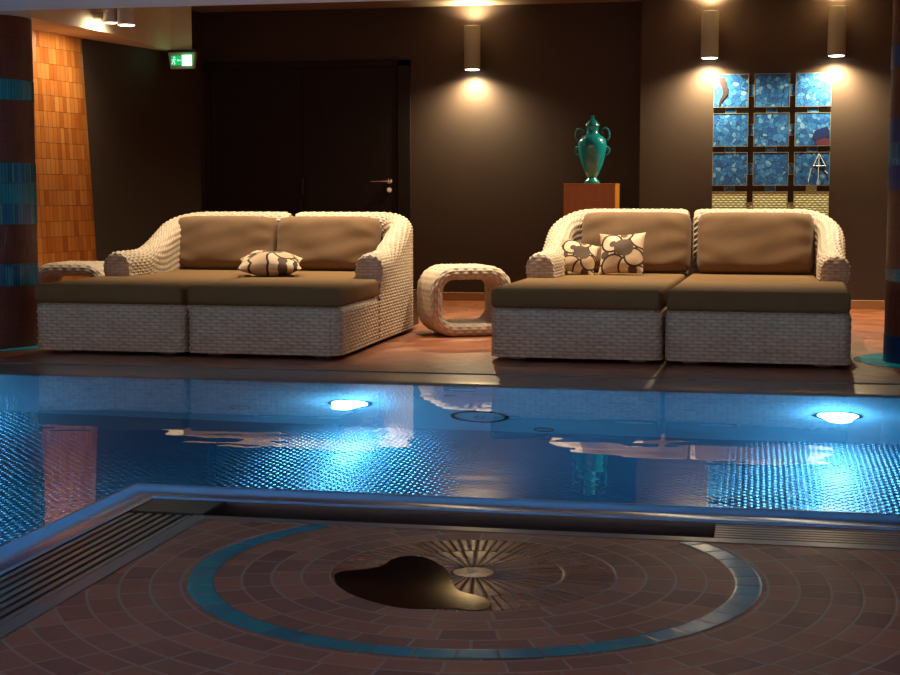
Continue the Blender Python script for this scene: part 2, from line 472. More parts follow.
def shell_grids(W, D, yf, ztop=.85, zarm=.578, t=.175):
    rc = .30
    xo = W-t/2
    path = [(xo, yf), (xo, yf+.15)]+[(xo, y) for y in np.linspace(yf+.3, D-t/2-rc, 10)]+arc(xo-rc, D-t/2-rc, rc, 0, PI/2, 24)[1:]+[(.012, D-t/2)]
    P, s = resample(path, .008)
    N = outward(P)
    L = (D-t/2-rc-yf)+rc*PI/2
    x = np.clip((s-.22)/(L*.94-.22), 0, 1); f = x*x*x*(x*(6*x-15)+10)
    f = .35*x*x*(3-2*x)+.65*f
    zt = zarm+(ztop-zarm)*f
    # last bit at the module joint rolls over a little
    e = np.clip((s[-1]-s)/.05, 0, 1); zt = zt-.018*(1-e)**2
    # arm nose rounds down slightly
    e2 = np.clip(s/.05, 0, 1); zt = zt-.012*(1-e2)**2
    th = t-.02*f
    zb = .035
    no, na, ni = 130, 60, 70
    flare = .022*np.clip(1-s/.45, 0, 1)**1.5
    G = np.zeros((len(P), no+na+ni, 3)); V = np.zeros((len(P), no+na+ni))
    for i in range(len(P)):
        r = th[i]/2; zc = zt[i]-r; P[i] += N[i]*(t/2-r+.004)
        zo = np.linspace(zb, zc, no); a = np.linspace(0, PI, na+2)[1:-1]; zi = np.linspace(zc, .36, ni)
        off = np.concatenate([np.full(no, r), r*np.cos(a), np.full(ni, -r)])
        z = np.concatenate([zo, zc+r*np.sin(a), zi])
        v = np.concatenate([zo, zc+r*a, zc+r*PI+(zc-zi)])
        up_ = np.clip((z-.34)/.12, 0, 1)*flare[i]
        G[i, :, :2] = P[i]+N[i]*(off+up_)[:, None]; G[i, :, 2] = z; V[i] = v
    UV = np.stack([np.broadcast_to(s[:, None], V.shape), V], -1)
    gs = [(displaced(G, UV, .009, 1), UV, False)]
    # end caps: arm nose (i=0) and joint face (i=-1)
    for i, sg, bulge in ((0, -1, .028), (len(P)-1, 1, .012)):
        r = th[i]/2; zc = zt[i]-r
        z = np.concatenate([np.linspace(.30, zc, 40), zc+r*np.sin(np.linspace(0, PI/2, 26)[1:])])
        half = np.concatenate([np.full(40, r), r*np.cos(np.linspace(0, PI/2, 26)[1:])])
        w = np.linspace(-1, 1, 26)
        off = half[:, None]*w[None, :]
        tdir = np.array([N[i][1]*-1, N[i][0]])*sg
        b = bulge*(1-(off/r)**2)*np.clip((zt[i]-z)/r, 0, 1)[:, None]**.5
        C = np.zeros((len(z), 26, 3))
        upc = np.clip((z-.34)/.12, 0, 1)*flare[i]
        C[..., :2] = P[i]+N[i]*(off+upc[:, None])[..., None]+tdir*b[..., None]
        C[..., 2] = z[:, None]
        UV2 = np.stack([off, np.broadcast_to(z[:, None], off.shape)], -1)
        C[..., :2] += tdir*weave(UV2[..., 0], UV2[..., 1], .004)[..., None]
        gs.append((C, UV2, i != 0))
    return gs

def mirror_grids(gs, W):
    out = []
    for P, UV, fl in gs:
        Q = P.copy(); Q[..., 0] = W-Q[..., 0]; out.append((Q, UV, not fl))
    return out

def superpillow(w, h, t, p=7., q=2.6, n=44, wr=.0035, seed=0):
    """box cushion standing in XZ, thickness along Y; rounded outline, plump faces"""
    rng = np.random.RandomState(seed)
    a = np.linspace(-1, 1, n); U, Vv = np.meshgrid(a, a, indexing='ij')
    U = np.sign(U)*np.abs(U)**.8; Vv = np.sign(Vv)*np.abs(Vv)**.8
    # squircle map of the square so that corners are rounded
    k = .06
    X = U*np.sqrt(1-k*Vv**2*np.abs(Vv)**4*2)
    Z = Vv*np.sqrt(1-k*U**2*np.abs(U)**4*2)
    T = ((1-np.abs(U)**p)*(1-np.abs(Vv)**p))**(1/q)
    ph = rng.rand(6)*6
    wr_ = wr*(np.sin(5*U+3*Vv+ph[0])*.6+np.sin(9*Vv-4*U+ph[1])*.4+np.sin(14*U*Vv+ph[2])*.5)*T
    gs = []
    for sgn in (-1, 1):
        P = np.stack([X*w/2, sgn*(T*t/2+wr_), Z*h/2], -1)
        UV = np.stack([X*.5+.5, Z*.5+.5], -1)
        gs.append((P, UV, sgn > 0))
    return gs

def throw_pillow(w, h, t, n=40, seed=0, rep=1.):
    rng = np.random.RandomState(seed)
    a = np.linspace(-1, 1, n); U, Vv = np.meshgrid(a, a, indexing='ij')
    X = U*(1-.10*(1-Vv**2)*1.0); Z = Vv*(1-.10*(1-U**2))
    T = (np.clip(1-U**2, 0, 1)**.55)*(np.clip(1-Vv**2, 0, 1)**.55)
    ph = rng.rand(4)*6
    T2 = T*(1+.07*np.sin(6*U+ph[0]+2*Vv)+.06*np.sin(5*Vv+ph[1]-3*U))
    gs = []
    for sgn in (-1, 1):
        P = np.stack([X*w/2, sgn*T2*t/2, Z*h/2], -1)
        UV = 1-np.abs(1-np.mod(np.stack([X*.5*rep+.5, Z*.5*rep+.5], -1), 2))
        gs.append((P, UV, sgn > 0))
    return gs

# ------------------------------------------------------------------ setting
def struct(o): return tag(o, kind='structure')
YW, YR, XC = 13.28, 12.95, -.97
ZH = 2.62

# floor behind the pool
f = MB(); f.box(-9.2, 4.2, 7.86, 13.6, -.25, 0); struct(f.build('floor', M['terracotta']))
# stone strip and overflow edge along the far side
f = MB(); f.box(-9.2, 4.2, 7.81, 7.86, -.25, .003, .002); struct(f.build('trim_1', M['stone']))
f = MB()
f.sweep([[(x, y, z) for x in (-9.2, 4.2)] for y, z in ((7.81, -.004), (7.56, -.006), (7.45, -.006), (7.43, -.010), (7.42, -.016), (7.42, -.06))])
struct(f.build('trim_2', M['farrim'], smooth=True))

# peninsula in front: bricks laid in circles
f = MB(); f.box(-1.57, 4.2, -3.2, 4.106, -.3, 0)
struct(f.build('floor', M['radial']))
# stone border
f = MB()
f.box(-1.62, -1.57, -3.2, 4.156, -.25, .003, .002); f.box(-1.57, 4.2, 4.106, 4.156, -.25, .003, .002)
struct(f.build('trim_3', M['stone']))
# turquoise circle let into the bricks, cut off by the border
CX, CY, R0, R1, NT_ = -.68, 3.66, .650, .716, 48
aa = []
for k in range(NT_*6+1):
    a = 2*PI*k/(NT_*6); aa.append(a)
G = np.zeros((len(aa), 2, 3)); UVr = np.zeros((len(aa), 2, 2))
gs = []; cur = []
lim = 4.104
for a in aa+[None]:
    ok = a is not None and CY+R1*math.sin(a) < lim+.03
    if ok: cur.append(a)
    if (not ok) and len(cur) > 1 or a is None and len(cur) > 1:
        P = np.array([[[CX+r*math.cos(b), min(CY+r*math.sin(b), lim), z] for r, z in ((R0, .0012), (R1, .0012))] for b in cur])
        U = np.array([[[b/(2*PI)*NT_, vv] for vv in (0, 1)] for b in cur])
        gs.append((P, U, True)); cur = []
    elif not ok: cur = []
struct(grids('trim_4', gs, M['ring']))

# pool basin
ZW, ZP = -.014, -1.325
f = MB(); f.quad((-9.2, -3.2, ZP), (4.2, -3.2, ZP), (4.2, 7.42, ZP), (-9.2, 7.42, ZP))
struct(f.build('floor', M['poolfloor']))
f = MB(); f.quad((-9.2, 7.42, ZP), (4.2, 7.42, ZP), (4.2, 7.42, -.03), (-9.2, 7.42, -.03))
f.quad((4.2, 7.42, ZP), (4.2, 4.556, ZP), (4.2, 4.556, -.03), (4.2, 7.42, -.03))
f.quad((-9.2, 7.42, ZP), (-9.2, -3.2, ZP), (-9.2, -3.2, -.03), (-9.2, 7.42, -.03))
f.quad((-9.2, -3.2, ZP), (-1.98, -3.2, ZP), (-1.98, -3.2, -.03), (-9.2, -3.2, -.03))
struct(f.build('wall_pool_far', M['poolwall']))
f = MB(); f.sweep([[(-1.98, -3.2, z), (-1.98, 4.556, z), (4.2, 4.556, z)] for z in (ZP, -.02)])
struct(f.build('wall_pool_near', M['poolwall']))
# overflow rim of polished steel, mitred at the corner
prof = [(0, -.03), (0, .004), (.006, .010), (.014, .010), (.022, .002), (.04, -.006), (.125, .004), (.137, .006), (.142, .0), (.142, -.16)]
rows = []
for n, z in prof:
    nx, ny = n, n*1.30
    rows.append([(-1.98+nx, -3.2, z), (-1.98+nx, 4.556-ny, z), (4.2, 4.556-ny, z)])
f = MB(); f.sweep(rows); struct(f.build('trim_5', M['steel'], smooth=True))
# open channel behind the rim
f = MB()
f.sweep([[(-1.84, -3.2, -.10), (-1.84, 4.375, -.10), (4.2, 4.375, -.10)], [(-1.62, -3.2, -.10), (-1.62, 4.155, -.10), (4.2, 4.155, -.10)]])
f.sweep([[(-1.62, -3.2, -.10), (-1.62, 4.156, -.10), (4.2, 4.156, -.10)], [(-1.62, -3.2, .0), (-1.62, 4.156, .0), (4.2, 4.156, .0)]])
struct(f.build('trim_6', M['dark']))

# water surface: L-shaped
f = MB()
f.quad((-9.2, -3.2, ZW), (-1.98, -3.2, ZW), (-1.98, 4.556, ZW), (-9.2, 4.556, ZW))
f.quad((-9.2, 4.556, ZW), (-1.98, 4.556, ZW), (-1.98, 7.42, ZW), (-9.2, 7.42, ZW))
f.quad((-1.98, 4.556, ZW), (4.2, 4.556, ZW), (4.2, 7.42, ZW), (-1.98, 7.42, ZW))
bmesh.ops.remove_doubles(f.bm, verts=f.bm.verts[:], dist=1e-5)
w = f.build('pool_water', M['water'])
if w.data.polygons[0].normal.z < 0: w.data.flip_normals()
tag(w, 'clear blue water filling the swimming pool to its steel rim', 'water', kind='stuff')

# walls
def slab(name, x0, y0, x1, y1, z0, z1, mat, th=.12, side=1):
    d = Vector((x1-x0, y1-y0, 0)); n = Vector((-d.y, d.x, 0)).normalized()*th*side
    f = MB()
    a = [(x0, y0), (x1, y1), (x1+n.x, y1+n.y), (x0+n.x, y0+n.y)]
    b = [f.bm.verts.new((p[0], p[1], z0)) for p in a]; t = [f.bm.verts.new((p[0], p[1], z1)) for p in a]
    f.bm.faces.new(b); f.bm.faces.new(t)
    for k in range(4): f.bm.faces.new((b[k], b[(k+1) % 4], t[(k+1) % 4], t[k]))
    return struct(f.build(name, mat))
slab('wall_back', -5.2, YW, XC, YW, 0, ZH, M['wall'])
f = MB(); f.box(XC, 4.2, YR, YW+.12, 0, ZH); struct(f.build('wall_back_right', M['wall']))
slab('wall_left', -5.405, 11.52, -5.02, YW+.05, 0, ZH, M['wall'])
slab('wall_left_pool', -9.2, 10.25, -9.2, -3.2, -.3, ZH, M['wall'], side=-1)
slab('wall_left_rear', -9.2, 10.2, -5.9, 10.2, 0, ZH, M['wall'])
slab('wall_right', 4.2, YW, 4.2, -3.2, -.3, ZH, M['wall'], side=1)
# skirting
f = MB(); f.box(-3.03, XC, YW-.018, YW, 0, .075, .004); struct(f.build('baseboard_back', M['baseboard']))
f = MB(); f.box(XC, 4.2, YR-.018, YR, 0, .075, .004); struct(f.build('baseboard_back_right', M['baseboard']))
# ceilings: low one over the water, higher one over the loungers
f = MB(); f.box(-9.2, 4.2, -3.2, 8.40, 2.045, 2.10); f.box(-9.2, 4.2, 8.32, 8.40, 2.10, ZH+.1); struct(f.build('ceiling_pool', M['ceiling_white']))
f = MB(); f.box(-9.2, 4.2, 8.40, YW+.12, ZH, ZH+.1); struct(f.build('ceiling', M['darkceil']))
# curved bulkhead along the left wall
A = [(-5.30, 9.2), (-5.132, 10.121), (-5.048, 10.775), (-5.01, 11.3), (-5.03, 11.9), (-5.10, 12.40), (-5.06, 12.63), (-4.879, 12.661)]
B = [(-5.90, 9.2), (-5.75, 10.3), (-5.55, 10.9), (-5.42, 11.5), (-5.34, 12.1), (-5.22, 12.6), (-5.14, 12.9), (-5.12, 13.27)]
f = MB()
f.sweep([[(x, y, ZH) for x, y in A], [(x, y, 2.22) for x, y in A], [(x-.02, y, 2.22) for x, y in B]])
struct(f.build('trim_7', M['soffit'], smooth=True))

# door and its frame
f = MB()
f.box(-3.165, -3.045, YW-.03, YW, 0, 2.155, .004); f.box(-5.0, -3.045, YW-.03, YW, 2.10, 2.155, .004); f.box(-5.0, -4.94, YW-.03, YW, 0, 2.10, .004)
struct(f.build('trim_8', M['door']))
d = f = MB()
f.box(-4.055, -3.17, YW-.022, YW+.02, .01, 2.095, .004); f.box(-4.935, -4.063, YW-.022, YW+.02, .01, 2.095, .004)
d = f.build('door_1', M['door']); struct(d)
f = MB(); f.lathe([(.026, 0), (.026, -.008), (.012, -.010), (.010, -.045)], 24, 'Y', (-3.243, YW-.022, 1.076))
f.tube([(-3.243, YW-.062, 1.076), (-3.27, YW-.066, 1.076), (-3.32, YW-.066, 1.075), (-3.405, YW-.064, 1.073)], [.010, .010, .009, .008])
f.build('door_handle', M['chrome'], d, True)
f = MB(); f.lathe([(.026, 0), (.026, -.007), (.020, -.009), (.019, -.005)], 24, 'Y', (-3.243, YW-.022, .998)); f.box(-3.247, -3.239, YW-.034, YW-.025, .985, 1.010)
f.build('lock_plate', M['chrome'], d, True)
f = MB(); f.tube([(-4.059, YW-.026, z) for z in (.95, .98, 1.07, 1.10)], .008); f.build('hinge', M['black'], d, True)

# ------------------------------------------------------------------ tiled pier and columns
f = None
px = [(-6.1, 9.4), (-5.75, 10.3), (-5.50, 10.92), (-5.405, 11.5), (-5.41, 11.60)]
Pp, sp = resample(px, .03)
zz = np.linspace(0, 2.24, 30)
# the pier leans: its foot runs a little further along the wall than its head
G = np.zeros((len(Pp), 30, 3)); U = np.zeros((len(Pp), 30, 2))
for i in range(len(Pp)):
    tdir = np.array([.25, .97]); k = np.clip(i/(len(Pp)-1), 0, 1)
    sh = (1.6-zz)*.085*k
    G[i, :, 0] = Pp[i, 0]+tdir[0]*sh*.8+.02; G[i, :, 1] = Pp[i, 1]+tdir[1]*sh*.8; G[i, :, 2] = zz
    U[i, :, 0] = sp[i]; U[i, :, 1] = zz
B2 = G[::-1].copy(); B2[..., 0] -= .22
end = np.stack([G[-1], B2[0]], 0); endU = np.stack([U[-1], U[-1]+[.2, 0]], 0)
o = grids('wall_left_tiled', [(G, U, False), (end, endU, False), (B2, U[::-1], False)], M['pier'])
struct(o)

def cyl(name, r, z0, z1, mat, parent, n=72):
    a = np.linspace(0, 2*PI, n+1); z = np.linspace(z0, z1, 3)
    P = np.stack(np.broadcast_arrays((r*np.cos(a))[:, None], (r*np.sin(a))[:, None], z[None, :]), -1)
    U = np.stack(np.broadcast_arrays((a*.30)[:, None], z[None, :]), -1)
    gs = [(P, U, False)]
    for zc, fl in ((z0, False), (z1, True)):
        Q = np.stack([P[:, 0]*0+[0, 0, zc], np.concatenate([P[:, 0, :2], np.full((n+1, 1), zc)], 1)], 1)
        gs.append((Q, np.zeros((n+1, 2, 2)), not fl))
    return grids(name, gs, mat, parent)
def column(loc, label, bands, plaster):
    c = empty('tiled_column', loc, 0, label, 'column')
    cyl('shaft', .30, 0, 2.045, M['coltile'], c)
    if plaster: cyl('plaster_top', .295, 2.045, ZH, M['ceiling'], c)
    for z0, z1, m in bands:
        o = cyl(m[1], .303, z0, z1, M[m[0]], c); o['label'] = m[2]
    return c
T_ = ('bandteal', 'turquoise_band', 'plain turquoise tile band'); Bm = ('bandblue', 'mixed_blue_band', 'band of mixed blue and green tiles'); Dp = ('banddeep', 'blue_band', 'deep blue tile band')
column((-4.755, 8.75, 0), 'round brown tiled column with turquoise and blue bands at the left edge', [(1.53, 1.66, T_), (1.026, 1.149, Bm), (.894, 1.024, T_), (.767, .892, Bm), (.387, .525, Bm)], True)
column((1.045, 8.93, 0), 'round brown tiled column with dark blue bands beside the right daybed', [(1.66, 1.788, Dp), (1.245, 1.382, Dp), (1.115, 1.243, Bm), (.978, 1.113, Dp), (.463, .531, T_), (0, .155, Dp)], True)
for k, (x, y) in enumerate(((-4.755, 8.75), (1.045, 8.93))):
    a = np.linspace(0, 2*PI, 97)
    P = np.array([[[x+r*math.cos(b), y+r*math.sin(b), z] for r, z in ((.305, .002), (.47, .002))] for b in a])
    U = np.array([[[b/(2*PI)*22, vv] for vv in (0, 1)] for b in a])
    struct(grids('trim_%d' % (9+k), [(P, U, True)], M['ring']))

# ------------------------------------------------------------------ wicker daybeds
D_ = 2.2
def seat_cushion(W, yf, arm_right, parent):
    t = .18
    pts = [(.004, -.012), (W-.004, -.012), (W-.004, yf-.012), (W-t, yf-.012), (W-t, D_-t-.01), (.004, D_-t-.01)]
    if not arm_right: pts = [(W-x, y) for x, y in pts][::-1]
    f = MB()
    z0, z1 = .306, .420
    b = [f.bm.verts.new((x, y, z0)) for x, y in pts]; tp = [f.bm.verts.new((x, y, z1)) for x, y in pts]
    f.bm.faces.new(b[::-1]); f.bm.faces.new(tp)
    for k in range(6): f.bm.faces.new((b[k], b[(k+1) % 6], tp[(k+1) % 6], tp[k]))
    bmesh.ops.bevel(f.bm, geom=f.bm.edges[:], offset=.028, segments=5, profile=.5, affect='EDGES', clamp_overlap=True)
    return f.build('seat_cushion', M['seat'], parent, True)

def daybed(loc, W, yf, arm_right, label, cush, group, seed, ztop, pivot, inset=0., rot=-2.):
    a_ = math.radians(rot); dx = loc[0]-pivot
    r = empty('wicker_daybed', (pivot+dx*math.cos(a_), loc[1]+dx*math.sin(a_), 0), a_, label, 'daybed', group)
    bg, buv = base_grid(W, D_, yf, inset)
    gs = [(bg, buv, False)]
    sg = shell_grids(W-inset, D_, yf, ztop)
    if not arm_right: gs = mirror_grids(gs, W); sg = mirror_grids(sg, W)
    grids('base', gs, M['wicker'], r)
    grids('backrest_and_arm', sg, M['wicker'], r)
    seat_cushion(W, yf, arm_right, r)
    x0, x1, z1 = cush
    bc = grids('back_cushion', superpillow(x1-x0, z1-.415, .21, seed=seed), M['fabric'], r)
    bc.location = ((x0+x1)/2-loc[0], D_-.165-.135, (z1+.415)/2); bc.rotation_euler = (math.radians(-11), 0, 0)
    for x in (.14, W-.14):
        for y in (.14, D_-.2):
            f = MB(); f.box(x-.05, x+.05, y-.04, y+.04, 0, .032, .006); f.build('foot', M['foot'], r)
    # dark carcass board inside the wicker
    f = MB(); f.box(.03, W-.03, .03, D_-.06, .032, .28); f.build('inner_frame', M['black'], r)
    return r
YL, YRr = 8.31, 8.43
daybed((-4.235, YL, 0), .950, .93, False, 'left half of the wicker daybed beside the left column, arm at its left end', (-4.085, -3.325, .80), 'wicker daybed halves', 1, .825, -3.27, .055, -.3)
daybed((-3.265, YL, 0), .940, .93, True, 'right half of the left wicker daybed, its woven side facing the low ring table', (-3.325, -2.575, .80), 'wicker daybed halves', 2, .825, -3.27, .012, -.3)
daybed((-1.478, YRr, 0), .978, 1.13, False, 'left half of the right wicker daybed, two patterned pillows propped on it', (-1.225, -.475, .835), 'wicker daybed halves', 3, .85, -.48, .03, -1.7)
daybed((-.480, YRr, 0), 1.006, 1.16, True, 'right half of the right wicker daybed, in front of the blue mirror panels', (-.435, .335, .835), 'wicker daybed halves', 4, .85, -.48, 0., -1.7)

# patterned throw pillows
def pillow(loc, rot, w, h, t, label, seed, rep=1.):
    o = grids('throw_pillow', throw_pillow(w, h, t, seed=seed, rep=rep), M['pillow'])
    o.location = loc; o.rotation_euler = rot
    tag(o, label, 'pillow', 'patterned throw pillows'); return o
pillow((-1.155, 10.02, .532), (math.radians(-30), math.radians(14), math.radians(6)), .27, .25, .12, 'smaller patterned pillow leaning by the arm of the right daybed', 1)
pillow((-.862, 10.03, .560), (math.radians(-24), math.radians(-2), math.radians(-3)), .31, .30, .13, 'larger cream and brown pillow propped upright on the right daybed', 2)
pillow((-3.12, 9.45, .500), (math.radians(-82), math.radians(0), math.radians(16)), .42, .38, .17, 'patterned pillow lying flat on the left daybed', 3, 1.25)

# ------------------------------------------------------------------ woven ring tables
def ring_table():
    r = empty('ring_table', (0, 0, 0), 0)
    w, h, dp, tk = .57, .465, .42, .082
    def rr(w, h, rc):  # rounded rectangle in XZ, counter-clockwise, centred at z=h/2
        p = []
        for cx, cz, a0 in ((w/2-rc, h/2-rc, 0), (-w/2+rc, h/2-rc, PI/2), (-w/2+rc, -h/2+rc, PI), (w/2-rc, -h/2+rc, 1.5*PI)):
            p += arc(cx, cz, rc, a0, a0+PI/2, 14)
        p.append(p[0]); return p
    C, s = resample(rr(w-tk, h-tk, .125), .008)
    N = outward(C)
    # section: rounded box, depth dp (Y), thickness tk (along N)
    c = .04; sec = []
    for cy, cn, a0 in ((dp/2-c, tk/2-c, 0), (-dp/2+c, tk/2-c, PI/2), (-dp/2+c, -tk/2+c, PI), (dp/2-c, -tk/2+c, 1.5*PI)):
        sec += arc(cy, cn, c, a0, a0+PI/2, 8)
    sec.append(sec[0])
    Q, v = resample(sec, .005)
    G = np.zeros((len(C), len(Q), 3))
    G[..., 0] = C[:, None, 0]+N[:, None, 0]*Q[None, :, 1]
    G[..., 2] = C[:, None, 1]+N[:, None, 1]*Q[None, :, 1]+h/2
    G[..., 1] = Q[None, :, 0]
    UV = np.stack(np.broadcast_arrays(s[:, None], v[None, :]), -1)
    # strands wind round the section; keep rows along the ring
    Dg = displaced(G, UV, .008, 1)
    c0 = np.linalg.norm((Dg-G).reshape(-1, 3), axis=1).max()
    test = (Dg-G)[10, :, :]; ctr = np.array([C[10, 0], 0, C[10, 1]+h/2])
    if ((G[10]-ctr)*test).sum() < 0:
        Dg = displaced(G, UV, .008, -1); fl = True
    else: fl = False
    Dg[..., 2] -= Dg[..., 2].min()
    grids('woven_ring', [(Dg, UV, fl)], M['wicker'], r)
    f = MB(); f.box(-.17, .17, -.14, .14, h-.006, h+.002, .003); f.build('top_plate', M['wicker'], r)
    return r
tb = ring_table()
tb.location = (-1.935, 10.05, 0); tb.rotation_euler = (0, 0, math.radians(27))
tag(tb, 'low woven ring table with open middle standing between the two daybeds', 'side table', 'woven ring tables')
t2 = copy_tree(tb); t2.location = (-4.72, 9.95, 0); t2.rotation_euler = (0, 0, math.radians(4))
tag(t2, 'woven ring table behind the left daybed, only its top showing', 'side table', 'woven ring tables')

# ------------------------------------------------------------------ pedestal and vase
p = empty('pedestal', (-1.357, 12.78, 0), 0, 'square wooden pedestal carrying the turquoise vase', 'pedestal')
f = MB(); f.box(-.216, .216, -.20, .20, .04, 1.035, .004); f.build('body', M['wood'], p)
f = MB(); f.box(-.219, .219, -.203, .203, 1.035, 1.047, .003); f.build('top_board', M['wood'], p)
f = MB(); f.box(-.19, .19, -.175, .175, 0, .04); f.build('plinth', M['black'], p)
k = .00142
vz = empty('vase', (-1.357, 12.78, 1.047), 0, 'turquoise glazed urn with two scroll handles on the wooden pedestal', 'vase')
f = MB(); prof = [(40, 455), (46, 454), (46, 446), (40, 436), (27, 424), (26, 418), (35, 408), (48, 380), (62, 345), (76, 295), (84, 250), (86, 222), (80, 196), (64, 176), (46, 166), (38, 156), (35, 140), (36, 124), (40, 118), (38, 114)]
f.lathe([(r*k, (455-y)*k) for r, y in prof], 48); body = f.build('body', M['glaze'], vz, True)
f = MB(); prof = [(36, 116), (44, 114), (43, 106), (36, 96), (24, 82), (13, 74), (8, 70), (7, 66), (11, 61), (10, 55), (4, 52)]
f.lathe([(max(r, 1)*k, (455-y)*k) for r, y in prof], 36); f.build('lid', M['glaze'], vz, True)
for sx in (-1, 1):
    f = MB()
    pts = [(76, 195), (92, 196), (100, 180), (101, 155), (92, 134), (76, 126), (60, 133), (55, 148), (62, 158), (70, 152)]
    f.tube([(sx*a*k, 0, (455-b)*k) for a, b in pts], [.009, .009, .009, .009, .009, .009, .008, .008, .007, .006], 10)
    f.build('handle', M['glaze'], vz, True)
    f = MB(); f.lathe([(.004, 0), (.014, .003), (.016, .012), (.012, .022), (.003, .026)], 16, 'Y', (sx*98*k, -.012, (455-252)*k))
    f.tube([(sx*84*k, 0, (455-235)*k), (sx*98*k, 0, (455-242)*k), (sx*103*k, 0, (455-262)*k), (sx*94*k, 0, (455-280)*k), (sx*80*k, 0, (455-285)*k)], .007, 8)
    f.build('mask_boss', M['glaze'], vz, True)

# ------------------------------------------------------------------ mirror panel group, reflections painted on
art = empty('mirror_wall_panels', (.12, YR, 1.955), 0, 'grid of square mirror panels with a painted blue reflection on the brown wall above the right daybed', 'wall art')
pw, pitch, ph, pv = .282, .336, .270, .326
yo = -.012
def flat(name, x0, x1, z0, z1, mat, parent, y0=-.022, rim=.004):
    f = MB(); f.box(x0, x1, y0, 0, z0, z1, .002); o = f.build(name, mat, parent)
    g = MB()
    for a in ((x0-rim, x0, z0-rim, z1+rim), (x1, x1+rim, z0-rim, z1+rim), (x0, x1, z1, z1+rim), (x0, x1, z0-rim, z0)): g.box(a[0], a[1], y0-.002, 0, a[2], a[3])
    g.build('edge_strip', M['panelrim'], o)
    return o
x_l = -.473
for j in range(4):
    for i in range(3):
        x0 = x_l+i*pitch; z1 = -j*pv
        o = flat('panel', x0, x0+pw, z1-ph, z1, M['reflected_mosaic'] if j < 3 else M['reflected_wicker'], art)
        if j == 3: o['label'] = 'mirror panel painted with the reflected daybed weave'
        if i < 2: flat('connector', x0+pw+.006, x0+pitch-.006, z1-ph/2-.045, z1-ph/2+.045, M['reflected_mosaic'] if j < 3 else M['reflected_wicker'], art, -.015, .003)
        if j < 3: flat('connector', x0+pw/2-.042, x0+pw/2+.042, z1-pv+.006, z1-ph-.006, M['reflected_mosaic'] if not (j == 2 and i == 2) else M['reflected_wicker'], art, -.015, .003)
def reflection_patch(name, pts, mat, lab, y=-.0235):  # flat patch of painted reflection on a mirror panel
    f = MB(); a = [f.bm.verts.new((x, y, z)) for x, z in pts]; b = [f.bm.verts.new((x, -.020, z)) for x, z in pts]
    f.bm.faces.new(a); f.bm.faces.new(b[::-1])
    for q in range(len(pts)): f.bm.faces.new((a[q], a[(q+1) % len(pts)], b[(q+1) % len(pts)], b[q]))
    bmesh.ops.triangulate(f.bm, faces=[q for q in f.bm.faces if len(q.verts) > 4])
    o = f.build(name, mat, art); o['label'] = lab
m_ = .00181   # metres per picked step inside the panels
def pk(x, y): return (x_l+(x-42)*m_, -(y-38)*m_)
f = MB()
L_ = [(58, 50), (66, 80), (78, 100), (84, 125), (74, 145), (64, 170), (66, 188)]; R_ = [(88, 52), (95, 75), (106, 105), (104, 130), (88, 148), (76, 165), (68, 188)]
f.sweep([[(pk(*q)[0], -.019, pk(*q)[1]) for q in L_], [(pk(*q)[0], -.026, pk(*q)[1]) for q in L_], [(pk(*q)[0], -.026, pk(*q)[1]) for q in R_], [(pk(*q)[0], -.019, pk(*q)[1]) for q in R_]])
o = f.build('red_reflection', M['redfig'], art); o['label'] = 'dark red ribbon shape of the painted mirror reflection'
reflection_patch('red_reflection', [pk(*q) for q in ((160, 42), (194, 42), (194, 64), (182, 56), (168, 54))], M['redfig'], 'dark red corner patch of the painted mirror reflection')
reflection_patch('rose_reflection', [pk(*q) for q in ((505, 350), (520, 340), (550, 330), (566, 340), (566, 366), (512, 366))], M['pinkfig'], 'rose patch of the painted mirror reflection')
reflection_patch('blue_reflection', [pk(*q) for q in ((490, 330), (500, 300), (530, 288), (556, 280), (566, 300), (566, 330), (548, 330), (520, 338), (504, 350))], M['violet'], 'deep blue patch of the painted mirror reflection')
f = MB()
for a, b in (((522, 404), (520, 548)), ((522, 404), (498, 460)), ((522, 404), (552, 460)), ((496, 460), (552, 460)), ((488, 470), (476, 535)), ((548, 480), (562, 495))):
    (xa, za), (xb, zb) = pk(*a), pk(*b)
    f.tube([(xa, -.024, za), (xb, -.024, zb)], .003, 6)
o = f.build('white_line_reflection', M['whiteline'], art); o['label'] = 'thin white lines of the painted mirror reflection'

